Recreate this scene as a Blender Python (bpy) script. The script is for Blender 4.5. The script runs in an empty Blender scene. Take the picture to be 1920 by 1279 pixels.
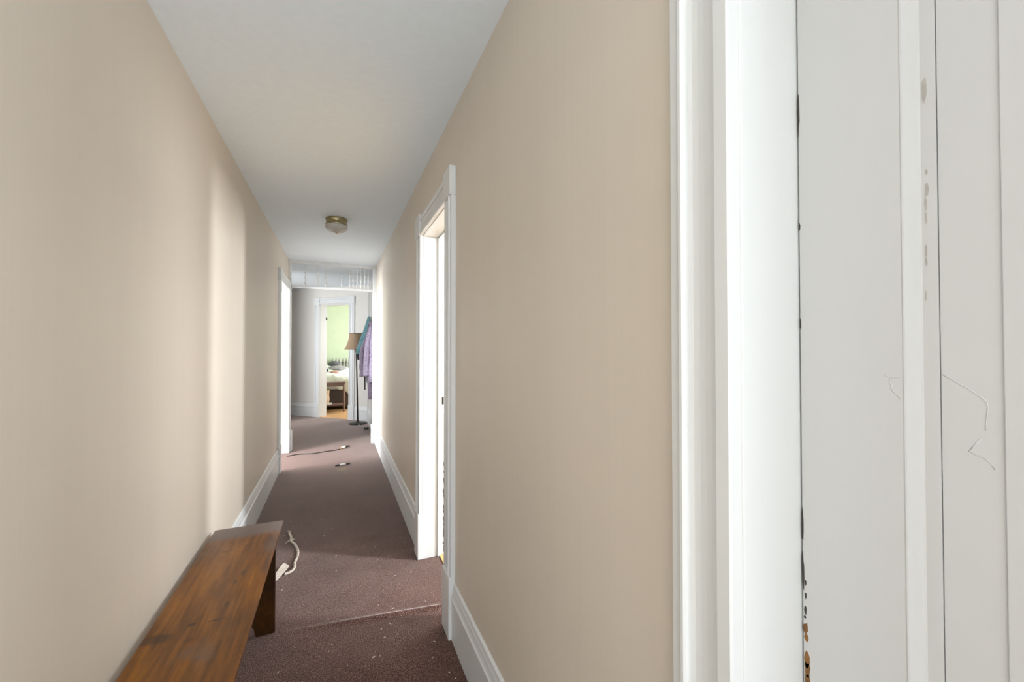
import bpy, bmesh, math, random
from mathutils import Vector, Matrix, noise
random.seed(7)
PI = math.pi
S = bpy.context.scene
COL = S.collection

# ------------------------------------------------------------------ camera, world, lights, exposure
cam_d = bpy.data.cameras.new('camera')
cam = bpy.data.objects.new('camera', cam_d)
COL.objects.link(cam)
cam_d.sensor_width = 36.0
cam_d.lens = 747.0 / 1920.0 * 36.0
cam_d.clip_start = 0.02
cam.location = (0, 0, 1.415)
cam.rotation_euler = (math.radians(90.8), 0, math.radians(-23.77))
S.camera = cam
S.view_settings.view_transform = 'Standard'
S.view_settings.look = 'None'
S.view_settings.exposure = 0.40
S.view_settings.gamma = 1.0
S.view_settings.use_curve_mapping = False
wd = bpy.data.worlds.new('world')
S.world = wd
wd.use_nodes = True
wd.node_tree.nodes['Background'].inputs[0].default_value = (0.85, 0.92, 1.0, 1)
wd.node_tree.nodes['Background'].inputs[1].default_value = 0.6


def area(name, loc, aim, sx, sy, power, color=(1, 1, 1), spread=180):
    d = bpy.data.lights.new(name, 'AREA')
    d.shape = 'RECTANGLE'
    d.size, d.size_y = sx, sy
    d.energy = power
    d.color = color
    d.spread = math.radians(spread)
    o = bpy.data.objects.new(name, d)
    COL.objects.link(o)
    o.location = loc
    v = Vector(aim) - Vector(loc)
    o.rotation_euler = v.to_track_quat('-Z', 'Y').to_euler()
    return o


# daylight at each window (its lamp at the opening built below), plus one added fill
area('daylight_back', (-0.02, -2.62, 1.30), (-0.02, 0, 1.30), 0.95, 2.1, 25, (0.88, 0.95, 1.0))
area('fill_right_back', (0.72, -1.50, 1.30), (-0.6, -0.6, 1.4), 1.5, 2.2, 78, (0.88, 0.95, 1.0))  # added fill lamp with no known window, brightens the left wall
area('daylight_right_room', (3.36, 0.98, 1.9), (0.6, 2.4, 1.0), 0.28, 1.05, 122, (0.92, 0.96, 1.0))
area('daylight_right_room_wide', (3.36, 2.9, 1.5), (0.6, 2.4, 1.4), 1.6, 1.5, 50, (0.92, 0.96, 1.0))
area('daylight_left_room', (-2.06, 5.10, 1.90), (-0.3, 5.75, 0.6), 0.28, 0.9, 108, (0.92, 0.96, 1.0))
area('daylight_left_room_wide', (-2.06, 5.62, 1.80), (-0.7, 5.6, 1.2), 0.7, 1.1, 45, (0.92, 0.96, 1.0))
area('daylight_vestibule', (-2.55, 6.95, 1.6), (-0.6, 8.6, 1.0), 0.45, 1.2, 58, (0.94, 0.97, 1.0))
area('daylight_bedroom', (2.46, 10.0, 1.5), (0.0, 10.0, 1.0), 1.5, 1.5, 82, (1.0, 0.98, 0.98))


# ------------------------------------------------------------------ helpers
def prop(o, label=None, cat=None, group=None, kind=None):
    if label: o['label'] = label
    if cat: o['category'] = cat
    if group: o['group'] = group
    if kind: o['kind'] = kind
    return o


def obj(name, bm, m, parent=None, smooth=False, recalc=True):
    if recalc:
        bmesh.ops.recalc_face_normals(bm, faces=bm.faces)
    me = bpy.data.meshes.new(name)
    bm.to_mesh(me)
    bm.free()
    if m: me.materials.append(m)
    if smooth:
        for p in me.polygons: p.use_smooth = True
    o = bpy.data.objects.new(name, me)
    COL.objects.link(o)
    if parent: o.parent = parent
    return o


def thing(name, label, cat, loc=(0, 0, 0), rz=0.0, group=None):
    o = bpy.data.objects.new(name, None)
    COL.objects.link(o)
    o.empty_display_size = 0.05
    o.location = loc
    o.rotation_euler = (0, 0, rz)
    return prop(o, label, cat, group)


def struct(name, bm, m, smooth=False):
    return prop(obj(name, bm, m, None, smooth), kind='structure')


def box(bm, x0, x1, y0, y1, z0, z1, bev=0.0):
    mat_ = Matrix.Translation(((x0 + x1) / 2, (y0 + y1) / 2, (z0 + z1) / 2)) @ Matrix.Diagonal((abs(x1 - x0), abs(y1 - y0), abs(z1 - z0), 1))
    r = bmesh.ops.create_cube(bm, size=1, matrix=mat_)
    if bev > 0:
        es = list({e for v in r['verts'] for e in v.link_edges})
        bmesh.ops.bevel(bm, geom=es, offset=bev, segments=2, affect='EDGES', profile=0.5)
    return bm


def B(*a, **k):
    return box(bmesh.new(), *a, **k)


def obox(bm, o, e1, e2, a0, a1, b0, b1, z0, z1):
    """box in a rotated plan frame: o + e1*a + e2*b"""
    vs = []
    for z in (z0, z1):
        for a, b in ((a0, b0), (a1, b0), (a1, b1), (a0, b1)):
            vs.append(bm.verts.new((o[0] + e1[0] * a + e2[0] * b, o[1] + e1[1] * a + e2[1] * b, z)))
    for f in ((3, 2, 1, 0), (4, 5, 6, 7), (0, 1, 5, 4), (1, 2, 6, 5), (2, 3, 7, 6), (3, 0, 4, 7)):
        bm.faces.new([vs[i] for i in f])
    return bm


def sweep(bm, prof, O, A, Bv, W, L):
    O, A, Bv, W = Vector(O), Vector(A), Vector(Bv), Vector(W)
    n = len(prof)
    r0 = [bm.verts.new(O + A * a + Bv * b) for a, b in prof]
    r1 = [bm.verts.new(O + A * a + Bv * b + W * L) for a, b in prof]
    for i in range(n):
        j = (i + 1) % n
        bm.faces.new((r0[i], r0[j], r1[j], r1[i]))
    bm.faces.new(r0[::-1])
    bm.faces.new(r1)
    return bm


def prism(bm, pts, z0, z1):
    return sweep(bm, pts, (0, 0, z0), (1, 0, 0), (0, 1, 0), (0, 0, 1), z1 - z0)


def lathe(bm, prof, n=20, c=(0, 0, 0)):
    rings = []
    for r, z in prof:
        if r < 1e-6:
            rings.append([bm.verts.new((c[0], c[1], c[2] + z))])
        else:
            rings.append([bm.verts.new((c[0] + r * math.cos(2 * PI * i / n), c[1] + r * math.sin(2 * PI * i / n), c[2] + z)) for i in range(n)])
    for a, b in zip(rings, rings[1:]):
        for i in range(n):
            j = (i + 1) % n
            if len(a) == 1 and len(b) == 1: continue
            if len(a) == 1: bm.faces.new((a[0], b[j], b[i]))
            elif len(b) == 1: bm.faces.new((a[i], a[j], b[0]))
            else: bm.faces.new((a[i], a[j], b[j], b[i]))
    if len(rings[0]) > 1: bm.faces.new(rings[0][::-1])
    if len(rings[-1]) > 1: bm.faces.new(rings[-1])
    return bm


def tube(bm, pts, rad, n=8, flat=1.0):
    pts = [Vector(p) for p in pts]
    rings = []
    for i, p in enumerate(pts):
        t = (pts[min(i + 1, len(pts) - 1)] - pts[max(i - 1, 0)]).normalized()
        up = Vector((0, 0, 1)) if abs(t.z) < 0.9 else Vector((1, 0, 0))
        s = t.cross(up).normalized()
        u = s.cross(t).normalized()
        r = rad(i / (len(pts) - 1)) if callable(rad) else rad
        rings.append([bm.verts.new(p + s * math.cos(2 * PI * k / n) * r + u * math.sin(2 * PI * k / n) * r * flat) for k in range(n)])
    for a, b in zip(rings, rings[1:]):
        for k in range(n):
            bm.faces.new((a[k], a[(k + 1) % n], b[(k + 1) % n], b[k]))
    bm.faces.new(rings[0][::-1])
    bm.faces.new(rings[-1])
    return bm


def spline(pts, n=8):
    pts = [Vector(p) for p in pts]
    P = [pts[0] * 2 - pts[1]] + pts + [pts[-1] * 2 - pts[-2]]
    out = []
    for i in range(1, len(P) - 2):
        a, b, c, d = P[i - 1:i + 3]
        for k in range(n):
            t = k / n
            out.append(0.5 * ((2 * b) + (c - a) * t + (2 * a - 5 * b + 4 * c - d) * t * t + (3 * b - a - 3 * c + d) * t ** 3))
    out.append(pts[-1])
    return out


def blob(bm, c, s, amp=0.15, fr=2.0, sub=3, seed=0, floor=None):
    r = bmesh.ops.create_icosphere(bm, subdivisions=sub, radius=1)
    for v in r['verts']:
        d = noise.noise(v.co * fr + Vector((seed * 3.1, seed * 1.7, seed))) * amp
        co = v.co * (1 + d)
        co = Vector((co.x * s[0], co.y * s[1], co.z * s[2])) + Vector(c)
        if floor is not None: co.z = max(co.z, floor)
        v.co = co
    return bm


# ------------------------------------------------------------------ materials
def mk(name):
    m = bpy.data.materials.new(name)
    m.use_nodes = True
    nt = m.node_tree
    return m, nt, nt.nodes['Principled BSDF'], nt.nodes.new('ShaderNodeTexCoord')


def nd(nt, t, **k):
    n = nt.nodes.new(t)
    for a, b in k.items(): setattr(n, a, b)
    return n


def mapped(nt, tc, scale=(1, 1, 1), loc=(0, 0, 0)):
    mp = nd(nt, 'ShaderNodeMapping')
    mp.inputs['Scale'].default_value = scale
    mp.inputs['Location'].default_value = loc
    nt.links.new(tc.outputs['Object'], mp.inputs['Vector'])
    return mp.outputs['Vector']


def noise_n(nt, vec, scale, detail=3, rough=0.5):
    n = nd(nt, 'ShaderNodeTexNoise')
    n.inputs['Scale'].default_value = scale
    n.inputs['Detail'].default_value = detail
    n.inputs['Roughness'].default_value = rough
    nt.links.new(vec, n.inputs['Vector'])
    return n.outputs['Fac']


def ramp(nt, fac, stops):
    r = nd(nt, 'ShaderNodeValToRGB')
    e = r.color_ramp.elements
    while len(e) < len(stops): e.new(0.5)
    for el, (p, c) in zip(e, stops):
        el.position = p
        el.color = (*c, 1) if len(c) == 3 else c
    nt.links.new(fac, r.inputs['Fac'])
    return r.outputs['Color']


def mixc(nt, fac, a, b, mode='MIX'):
    m = nd(nt, 'ShaderNodeMix', data_type='RGBA', blend_type=mode)
    for sock, v in ((m.inputs[0], fac), (m.inputs[6], a), (m.inputs[7], b)):
        if hasattr(v, 'links'): nt.links.new(v, sock)
        else: sock.default_value = v if not isinstance(v, tuple) else (*v, 1)
    return m.outputs[2]


def bump(nt, bs, h, strength, dist=0.002):
    b = nd(nt, 'ShaderNodeBump')
    b.inputs['Strength'].default_value = strength
    b.inputs['Distance'].default_value = dist
    nt.links.new(h, b.inputs['Height'])
    nt.links.new(b.outputs['Normal'], bs.inputs['Normal'])


def simple(name, c, rough=0.5, var=0.06, scale=20, stretch=(1, 1, 1), bs_=0.0, metal=0.0, spec=0.5, sheen=0.0):
    m, nt, bs, tc = mk(name)
    v = mapped(nt, tc, stretch)
    f = noise_n(nt, v, scale)
    lo = tuple(x * (1 - var) for x in c)
    hi = tuple(min(1, x * (1 + var)) for x in c)
    nt.links.new(ramp(nt, f, [(0.3, lo), (0.7, hi)]), bs.inputs['Base Color'])
    bs.inputs['Roughness'].default_value = rough
    bs.inputs['Metallic'].default_value = metal
    bs.inputs['Specular IOR Level'].default_value = spec
    if sheen: bs.inputs['Sheen Weight'].default_value = sheen
    if bs_: bump(nt, bs, f, bs_)
    return m


def wall_paint(name, c, rough=0.42):
    m, nt, bs, tc = mk(name)
    fine = noise_n(nt, mapped(nt, tc, (1, 1, 0.012)), 95, 3)
    wide = noise_n(nt, mapped(nt, tc, (1, 1, 0.05)), 9, 2)
    blot = noise_n(nt, mapped(nt, tc), 1.6, 3)
    a = mixc(nt, fine, tuple(x * 0.98 for x in c), tuple(x * 1.02 for x in c))
    b = mixc(nt, 1.0, a, ramp(nt, wide, [(0.35, (0.985, 0.985, 0.985)), (0.65, (1, 1, 1))]), 'MULTIPLY')
    d = mixc(nt, 1.0, b, ramp(nt, blot, [(0.3, (0.96, 0.96, 0.97)), (0.7, (1, 1, 1))]), 'MULTIPLY')
    nt.links.new(d, bs.inputs['Base Color'])
    bs.inputs['Roughness'].default_value = rough
    bs.inputs['Specular IOR Level'].default_value = 0.35
    hh = noise_n(nt, mapped(nt, tc, (1, 1, 0.03)), 160, 4)
    bump(nt, bs, hh, 0.12, 0.0015)
    return m


M = {}
M['vest'] = wall_paint('grey_beige_wall_paint', (0.73, 0.70, 0.65))
M['beige'] = wall_paint('beige_wall_paint', (0.70, 0.625, 0.53))
M['ceil'] = simple('ceiling_paint', (0.83, 0.91, 0.975), 0.7, 0.015, 30, bs_=0.05)
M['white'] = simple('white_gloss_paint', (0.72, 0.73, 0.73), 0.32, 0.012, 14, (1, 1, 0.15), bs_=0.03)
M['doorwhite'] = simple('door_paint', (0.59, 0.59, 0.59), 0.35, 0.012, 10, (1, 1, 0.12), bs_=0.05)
M['roomwhite'] = simple('side_room_paint', (0.82, 0.82, 0.80), 0.6, 0.01, 10)
M['green'] = simple('pale_green_paint', (0.70, 0.80, 0.60), 0.6, 0.02, 6)
M['brass'] = simple('aged_brass', (0.42, 0.36, 0.20), 0.3, 0.1, 30, metal=1.0)
M['iron'] = simple('dark_metal', (0.045, 0.04, 0.035), 0.4, 0.1, 30, metal=0.6)
M['oak'] = simple('yellow_wood_floor', (0.62, 0.38, 0.14), 0.35, 0.15, 8, (1, 9, 1))
M['orange_floor'] = simple('orange_wood_floor', (0.72, 0.42, 0.20), 0.3, 0.12, 6, (9, 1, 1))
M['silver'] = simple('radiator_paint', (0.62, 0.62, 0.56), 0.4, 0.05, 20)
M['brownwood'] = simple('brown_table_wood', (0.20, 0.12, 0.10), 0.4, 0.15, 12, (1, 8, 8))
M['leather'] = simple('dark_brown_upholstery', (0.075, 0.05, 0.045), 0.5, 0.15, 10)
M['shade'] = simple('tan_lampshade_cloth', (0.42, 0.29, 0.185), 0.8, 0.1, 60, (1, 1, 0.1))
M['teal'] = simple('turquoise_cloth', (0.13, 0.29, 0.33), 0.85, 0.2, 18, sheen=0.3)
M['black'] = simple('black_cloth', (0.02, 0.02, 0.025), 0.85, 0.2, 20)
M['grey_cloth'] = simple('dark_grey_cloth', (0.12, 0.12, 0.13), 0.85, 0.2, 14)
M['midgrey_cloth'] = simple('mid_grey_cloth', (0.38, 0.37, 0.38), 0.85, 0.15, 14)
M['pink'] = simple('pink_cloth', (0.68, 0.40, 0.34), 0.85, 0.15, 14)
M['navy'] = simple('navy_cloth', (0.03, 0.035, 0.07), 0.85, 0.2, 14)
M['paper'] = simple('tan_paper', (0.62, 0.46, 0.30), 0.8, 0.08, 20)
M['card'] = simple('white_card', (0.85, 0.84, 0.82), 0.6, 0.02, 20)
M['rope'] = simple('offwhite_cord_cotton', (0.66, 0.58, 0.50), 0.9, 0.2, 150)
M['darkcord'] = simple('dark_brown_cord', (0.06, 0.045, 0.04), 0.6, 0.15, 60)
M['cream'] = simple('cream_plastic', (0.72, 0.66, 0.56), 0.5, 0.06, 60)
M['amber'] = simple('amber_plastic', (0.50, 0.27, 0.10), 0.5, 0.1, 60)
M['yellow'] = simple('yellow_plastic', (0.75, 0.52, 0.06), 0.4, 0.05, 20)
M['red'] = simple('dull_red_plastic', (0.40, 0.10, 0.09), 0.4, 0.05, 20)
M['barewood'] = simple('bare_brown_wood', (0.19, 0.085, 0.018), 0.5, 0.45, 60, (1, 1, 0.4))
M['oldgrey'] = simple('old_grey_paint', (0.44, 0.41, 0.39), 0.5, 0.1, 60)
M['darkgap'] = simple('dark_old_wood', (0.05, 0.045, 0.04), 0.8, 0.2, 40)


def lavender():
    m, nt, bs, tc = mk('lavender_print_cloth')
    v = nd(nt, 'ShaderNodeTexVoronoi')
    v.inputs['Scale'].default_value = 52
    nt.links.new(mapped(nt, tc), v.inputs['Vector'])
    c = ramp(nt, v.outputs['Distance'], [(0.18, (0.13, 0.12, 0.20)), (0.42, (0.44, 0.37, 0.50))])
    nt.links.new(c, bs.inputs['Base Color'])
    bs.inputs['Roughness'].default_value = 0.85
    bs.inputs['Sheen Weight'].default_value = 0.3
    return m


def floral():
    m, nt, bs, tc = mk('floral_quilt_cloth')
    v = nd(nt, 'ShaderNodeTexVoronoi')
    v.inputs['Scale'].default_value = 14
    nt.links.new(mapped(nt, tc), v.inputs['Vector'])
    f = noise_n(nt, mapped(nt, tc), 5, 3)
    c1 = ramp(nt, f, [(0.42, (0.48, 0.58, 0.42)), (0.60, (0.72, 0.46, 0.44))])
    c = mixc(nt, ramp(nt, v.outputs['Distance'], [(0.20, (0.65, 0.65, 0.65)), (0.32, (0, 0, 0))]), (0.80, 0.81, 0.76), c1)
    nt.links.new(c, bs.inputs['Base Color'])
    bs.inputs['Roughness'].default_value = 0.85
    return m


def carpet():
    m, nt, bs, tc = mk('brown_carpet_pile')
    o = mapped(nt, tc)
    f1 = noise_n(nt, o, 230, 2, 0.7)
    f2 = noise_n(nt, o, 3.0, 4, 0.6)
    f3 = noise_n(nt, o, 70, 3, 0.6)
    c = ramp(nt, f1, [(0.34, (0.026, 0.011, 0.008)), (0.50, (0.105, 0.052, 0.041)), (0.68, (0.33, 0.21, 0.18))])
    c = mixc(nt, 1.0, c, ramp(nt, f2, [(0.3, (0.80, 0.78, 0.76)), (0.7, (1.12, 1.1, 1.1))]), 'MULTIPLY')
    c = mixc(nt, 1.0, c, ramp(nt, f3, [(0.35, (0.86, 0.86, 0.86)), (0.65, (1.1, 1.1, 1.1))]), 'MULTIPLY')
    # olive patch beside the dropped stick
    vm = nd(nt, 'ShaderNodeVectorMath', operation='DISTANCE')
    nt.links.new(o, vm.inputs[0])
    vm.inputs[1].default_value = (0.068, 5.02, 0)
    st = ramp(nt, vm.outputs['Value'], [(0.03, (0.7, 0.7, 0.7)), (0.075, (0, 0, 0))])
    c = mixc(nt, st, c, (0.22, 0.19, 0.06))
    nt.links.new(c, bs.inputs['Base Color'])
    bs.inputs['Roughness'].default_value = 0.95
    bs.inputs['Specular IOR Level'].default_value = 0.1
    bs.inputs['Sheen Weight'].default_value = 0.88
    bs.inputs['Sheen Roughness'].default_value = 0.30
    bs.inputs['Sheen Tint'].default_value = (1.0, 0.91, 0.87, 1)
    bump(nt, bs, f1, 0.5, 0.004)
    return m


def bench_wood(name='bench_stained_wood', base=1.0):
    m, nt, bs, tc = mk(name)
    o = mapped(nt, tc)
    # grain lines along the board (local y), bent by a slow noise
    g = noise_n(nt, mapped(nt, tc, (1, 0.06, 1)), 60, 4, 0.6)
    p = noise_n(nt, mapped(nt, tc, (1, 0.35, 1)), 7, 4, 0.6)
    c = ramp(nt, p, [(0.25, (0.095 * base, 0.038 * base, 0.013 * base)), (0.5, (0.205 * base, 0.070 * base, 0.005 * base)), (0.75, (0.36 * base, 0.128 * base, 0.001 * base))])
    c = mixc(nt, 1.0, c, ramp(nt, g, [(0.32, (0.60, 0.57, 0.54)), (0.62, (1.08, 1.08, 1.08))]), 'MULTIPLY')
    # knots and flame figure: (x, y, length-radius, strength)
    warp = noise_n(nt, o, 9, 3)
    for kx, ky, sx, sy, s in KNOTS:
        mp = nd(nt, 'ShaderNodeMapping')
        mp.inputs['Location'].default_value = (-kx * sx, -ky * sy, 0)
        mp.inputs['Scale'].default_value = (sx, sy, 0.0)
        nt.links.new(tc.outputs['Object'], mp.inputs['Vector'])
        ln = nd(nt, 'ShaderNodeVectorMath', operation='LENGTH')
        nt.links.new(mp.outputs['Vector'], ln.inputs[0])
        ad = nd(nt, 'ShaderNodeMath', operation='ADD')
        nt.links.new(ln.outputs['Value'], ad.inputs[0])
        sc = nd(nt, 'ShaderNodeMath', operation='MULTIPLY')
        nt.links.new(warp, sc.inputs[0])
        sc.inputs[1].default_value = 1.1
        nt.links.new(sc.outputs[0], ad.inputs[1])
        msk = ramp(nt, ad.outputs[0], [(0.75, (s, s, s)), (1.35, (0, 0, 0))])
        c = mixc(nt, msk, c, (0.030, 0.012, 0.006))
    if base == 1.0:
        # grey reflection painted into the far end of the board, plus greyish noise patches
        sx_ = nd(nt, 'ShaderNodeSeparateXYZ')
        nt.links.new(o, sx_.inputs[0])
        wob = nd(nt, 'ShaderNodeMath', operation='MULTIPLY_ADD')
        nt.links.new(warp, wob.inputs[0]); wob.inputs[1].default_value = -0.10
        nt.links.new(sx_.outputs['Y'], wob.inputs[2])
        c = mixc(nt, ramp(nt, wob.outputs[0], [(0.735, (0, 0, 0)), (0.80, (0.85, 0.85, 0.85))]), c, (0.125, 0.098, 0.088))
        pt = noise_n(nt, mapped(nt, tc, (1, 0.7, 1), (3.1, 0.4, 0)), 5.5, 3)
        c = mixc(nt, ramp(nt, pt, [(0.60, (0, 0, 0)), (0.70, (0.6, 0.6, 0.6))]), c, (0.15, 0.095, 0.065))
    nt.links.new(c, bs.inputs['Base Color'])
    bs.inputs['Roughness'].default_value = 0.30
    bs.inputs['Specular IOR Level'].default_value = 0.36
    bump(nt, bs, g, 0.08, 0.001)
    return m


# knots in bench-local coordinates (bench origin at -0.42, 1.6): x, y, 1/rx, 1/ry, strength
KNOTS = [(0.022, 0.70, 24, 46, 0.85), (0.085, 0.715, 10, 80, 0.6), (-0.05, 0.67, 9, 30, 0.45), (0.05, 0.715, 60, 30, 0.7),
         (-0.035, 0.125, 26, 30, 0.85), (-0.105, 0.085, 7.5, 15, 0.62), (0.035, 0.120, 12, 110, 0.85), (-0.02, 0.04, 30, 22, 0.35),
         (0.049, 0.21, 36, 28, 0.9), (0.046, 0.36, 45, 14, 0.65), (0.06, 0.43, 60, 16, 0.5), (0.04, -0.35, 30, 30, 0.7)]
M['lavender'] = lavender()
M['floral'] = floral()
M['carpet'] = carpet()
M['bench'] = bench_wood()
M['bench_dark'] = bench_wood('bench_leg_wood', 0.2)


def frosted():
    m, nt, bs, tc = mk('frosted_ribbed_glass')
    f = noise_n(nt, mapped(nt, tc), 40, 2)
    nt.links.new(ramp(nt, f, [(0.3, (0.62, 0.60, 0.56)), (0.7, (0.72, 0.70, 0.66))]), bs.inputs['Base Color'])
    bs.inputs['Roughness'].default_value = 0.35
    bs.inputs['Transmission Weight'].default_value = 0.25
    return m


M['frost'] = frosted()

# ------------------------------------------------------------------ setting: dimensions
XL, XR, TH = -0.60, 0.533, 0.17          # hall wall faces and wall thickness
ZC = 2.60                                 # ceiling
YB, YE = -2.6, 6.26                       # hall back wall, hall far end
DH = 2.16                                 # door opening height
RD0, RD1 = 2.02, 2.685                    # right doorway
LD0, LD1 = 5.22, 6.06                     # left doorway
CD0, CD1 = -0.43, 0.387                   # closed door beside the camera
# diagonal wall of the vestibule
DO = (-0.335, 8.916)
DE = (0.722, -0.692)
_l = math.hypot(*DE); DE = (DE[0] / _l, DE[1] / _l)
DN = (-DE[1], DE[0])                      # into the bedroom


def dpt(a, b=0.0):
    return (DO[0] + DE[0] * a + DN[0] * b, DO[1] + DE[1] * a + DN[1] * b)


# floor: carpet of hall and vestibule
def carpet_bm():
    bm = bmesh.new()
    xs = [XL + (XR - XL) * i / 56 for i in range(57)]
    ys = []
    y = YB
    while y < YE - 1e-4:
        ys.append(y)
        y += 0.006 if 2.05 <= y < 2.40 else (0.02 if 1.5 < y < 3.2 else 0.1)
    ys.append(YE)
    grid = []
    for y in ys:
        row = []
        for x in xs:
            ln = 2.271 - 0.16 * (x + 0.177)
            d = y - ln
            fade = max(0.0, min(1.0, (x + 0.25) / 0.5))
            z = 0.011 * fade * math.exp(-(d / 0.016) ** 2)
            if 1.5 < y < 3.2: z += 0.0016 * noise.noise((x * 5, y * 7, 0))
            edge = min(1.0, (x - XL) / 0.04, (XR - x) / 0.04)
            row.append(bm.verts.new((x, y, z * max(edge, 0.0) if d > 0.05 or d < -0.05 else z)))
        grid.append(row)
    for a, b in zip(grid, grid[1:]):
        for i in range(len(a) - 1):
            bm.faces.new((a[i], a[i + 1], b[i + 1], b[i]))
    # door reveals and vestibule
    def poly(pts):
        bm.faces.new([bm.verts.new((px, py, 0)) for px, py in pts])
    poly([(XR, RD0 - 0.03), (0.645, RD0 - 0.03), (0.645, RD1 + 0.03), (XR, RD1 + 0.03)])
    poly([(XL, LD0 - 0.03), (XL, LD1 + 0.03), (-2.1, LD1 + 0.14), (-2.1, 3.7), (-0.77, 3.7), (-0.77, LD0 - 0.03)])
    q0, q1 = dpt(1.36), dpt(-2.1)
    poly([(-1.8, YE), (0.62, YE), (0.62, 8.0), q0, (q1[0], q1[1]), (-1.8, q1[1])])
    for f in bm.faces:
        if f.normal.z < 0: f.normal_flip()
    return bm


o = prop(obj('floor', carpet_bm(), M['carpet'], None, True, recalc=False), kind='structure')

bm = bmesh.new()
prism(bm, [dpt(-0.03 + 0.05, 0.0), dpt(0.80, 0.0), dpt(0.80, 0.16), (2.7, 6.2), (2.7, 12.4), (-2.0, 12.4), (-2.0, 10.8), dpt(-0.03 + 0.05, 0.16)], -0.03, 0.004)
struct('floor_bedroom', bm, M['orange_floor'])
struct('floor_side_room', B(0.645, 3.5, 0.5, 4.5, -0.03, 0.006), M['oak'])
struct('ceiling', B(-3.4, 3.6, YB - 0.2, 12.6, ZC, ZC + 0.1), M['ceil'])
struct('floor_base', B(-3.4, 3.6, YB - 0.2, 12.6, -0.12, -0.035), M['darkgap'])

# hall side walls with their doorways
J = 0.02                                   # jamb board thickness
bm = bmesh.new()
box(bm, XL - TH, XL, YB, LD0 - J, 0, ZC)
box(bm, XL - TH, XL, LD0 - J, LD1 + J, DH + J, ZC)
box(bm, XL - TH, XL, LD1 + J, YE, 0, ZC)
struct('wall_left', bm, M['beige'])
bm = bmesh.new()
box(bm, XR, XR + TH, YB, -2.3, 0, ZC)
box(bm, XR, XR + TH, -2.3, -0.7, 2.42, ZC)  # unseen opening added for the right-back fill lamp
box(bm, XR, XR + TH, -2.3, -0.7, 0, 0.15)
box(bm, XR, XR + TH, -0.7, CD0 - J, 0, ZC)
box(bm, XR, XR + TH, CD0 - J, CD1 + J, DH + J, ZC)
box(bm, XR, XR + TH, CD1 + J, RD0 - J, 0, ZC)
box(bm, XR, XR + TH, RD0 - J, RD1 + J, DH + J, ZC)
box(bm, XR, XR + TH, RD1 + J, YE, 0, ZC)
struct('wall_right', bm, M['beige'])


def wall_hole(name, axis, c0, c1, a0, a1, h0, h1, z0, z1, m):
    """wall slab with one window hole; axis 'x': slab between x=c0..c1 running along y"""
    bm = bmesh.new()
    def bb(p0, p1, q0, q1):
        if axis == 'x': box(bm, c0, c1, p0, p1, q0, q1)
        else: box(bm, p0, p1, c0, c1, q0, q1)
    bb(a0, h0, 0, ZC); bb(h1, a1, 0, ZC); bb(h0, h1, 0, z0); bb(h0, h1, z1, ZC)
    return struct(name, bm, m)


def window(name, axis, c0, c1, h0, h1, z0, z1):
    bm = bmesh.new()
    def bb(p0, p1, q0, q1):
        if axis == 'x': box(bm, c0, c1, p0, p1, q0, q1)
        else: box(bm, p0, p1, c0, c1, q0, q1)
    w = 0.03
    bb(h0, h0 + w, z0, z1); bb(h1 - w, h1, z0, z1); bb(h0 + w, h1 - w, z0, z0 + w); bb(h0 + w, h1 - w, z1 - w, z1)
    return struct(name, bm, M['white'])


wall_hole('wall_back', 'y', YB - 0.12, YB, XL - TH, XR + TH, -0.5, 0.46, 0.2, 2.4, M['beige'])
window('window_1', 'y', YB - 0.02, YB + 0.01, -0.5, 0.46, 0.2, 2.4)
# side room behind the right doorway
wall_hole('wall_side_room_right', 'x', 3.4, 3.52, 0.5, 4.5, 0.65, 3.75, 0.75, 2.45, M['roomwhite'])
window('window_2', 'x', 3.37, 3.4, 0.65, 3.75, 0.75, 2.45)
struct('wall_side_room_near', B(XR + TH, 3.52, 0.4, 0.5, 0, ZC), M['roomwhite'])
struct('wall_side_room_far', B(XR + TH, 3.52, 4.4, 4.5, 0, ZC), M['roomwhite'])
struct('wall_side_room_lining', B(XR + TH, XR + TH + 0.008, RD1 + 0.12, 4.4, 0, ZC), M['roomwhite'])
# unseen dark walls added behind the closed door to block light in its gap
bm = bmesh.new()
box(bm, 1.2, 1.25, -0.8, 0.4, 0, ZC); box(bm, XR + TH, 1.2, -0.8, -0.75, 0, ZC)
struct('wall_gap_blocker', bm, M['darkgap'])
# room behind the left doorway
wall_hole('wall_left_room_left', 'x', -2.22, -2.1, 3.6, 6.26, 4.9, 6.02, 1.2, 2.42, M['roomwhite'])
window('window_3', 'x', -2.1, -2.07, 4.9, 6.02, 1.2, 2.42)
struct('wall_left_room_near', B(-2.1, XL - TH, 3.6, 3.7, 0, ZC), M['roomwhite'])
struct('wall_left_room_far', B(-2.1, XL - TH, 6.16, YE, 0, ZC), M['roomwhite'])
# vestibule
wall_hole('wall_vestibule_left', 'x', -1.85, -1.72, YE, 10.4, 7.0, 7.91, 0.7, 2.3, M['vest'])
window('window_4', 'x', -1.72, -1.69, 7.0, 7.91, 0.7, 2.3)
struct('wall_vestibule_right', B(0.56, 0.72, YE, 8.12, 0, ZC), M['vest'])
D0, D1 = 0.045, 0.785                      # doorway in the diagonal wall
bm = bmesh.new()
obox(bm, DO, DE, DN, -2.1, D0 - J, 0, 0.16, 0, ZC)
obox(bm, DO, DE, DN, D1 + J, 1.30, 0, 0.16, 0, ZC)
obox(bm, DO, DE, DN, D0 - J, D1 + J, 0, 0.16, 2.25, ZC)
struct('wall_diagonal', bm, M['vest'])
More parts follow.
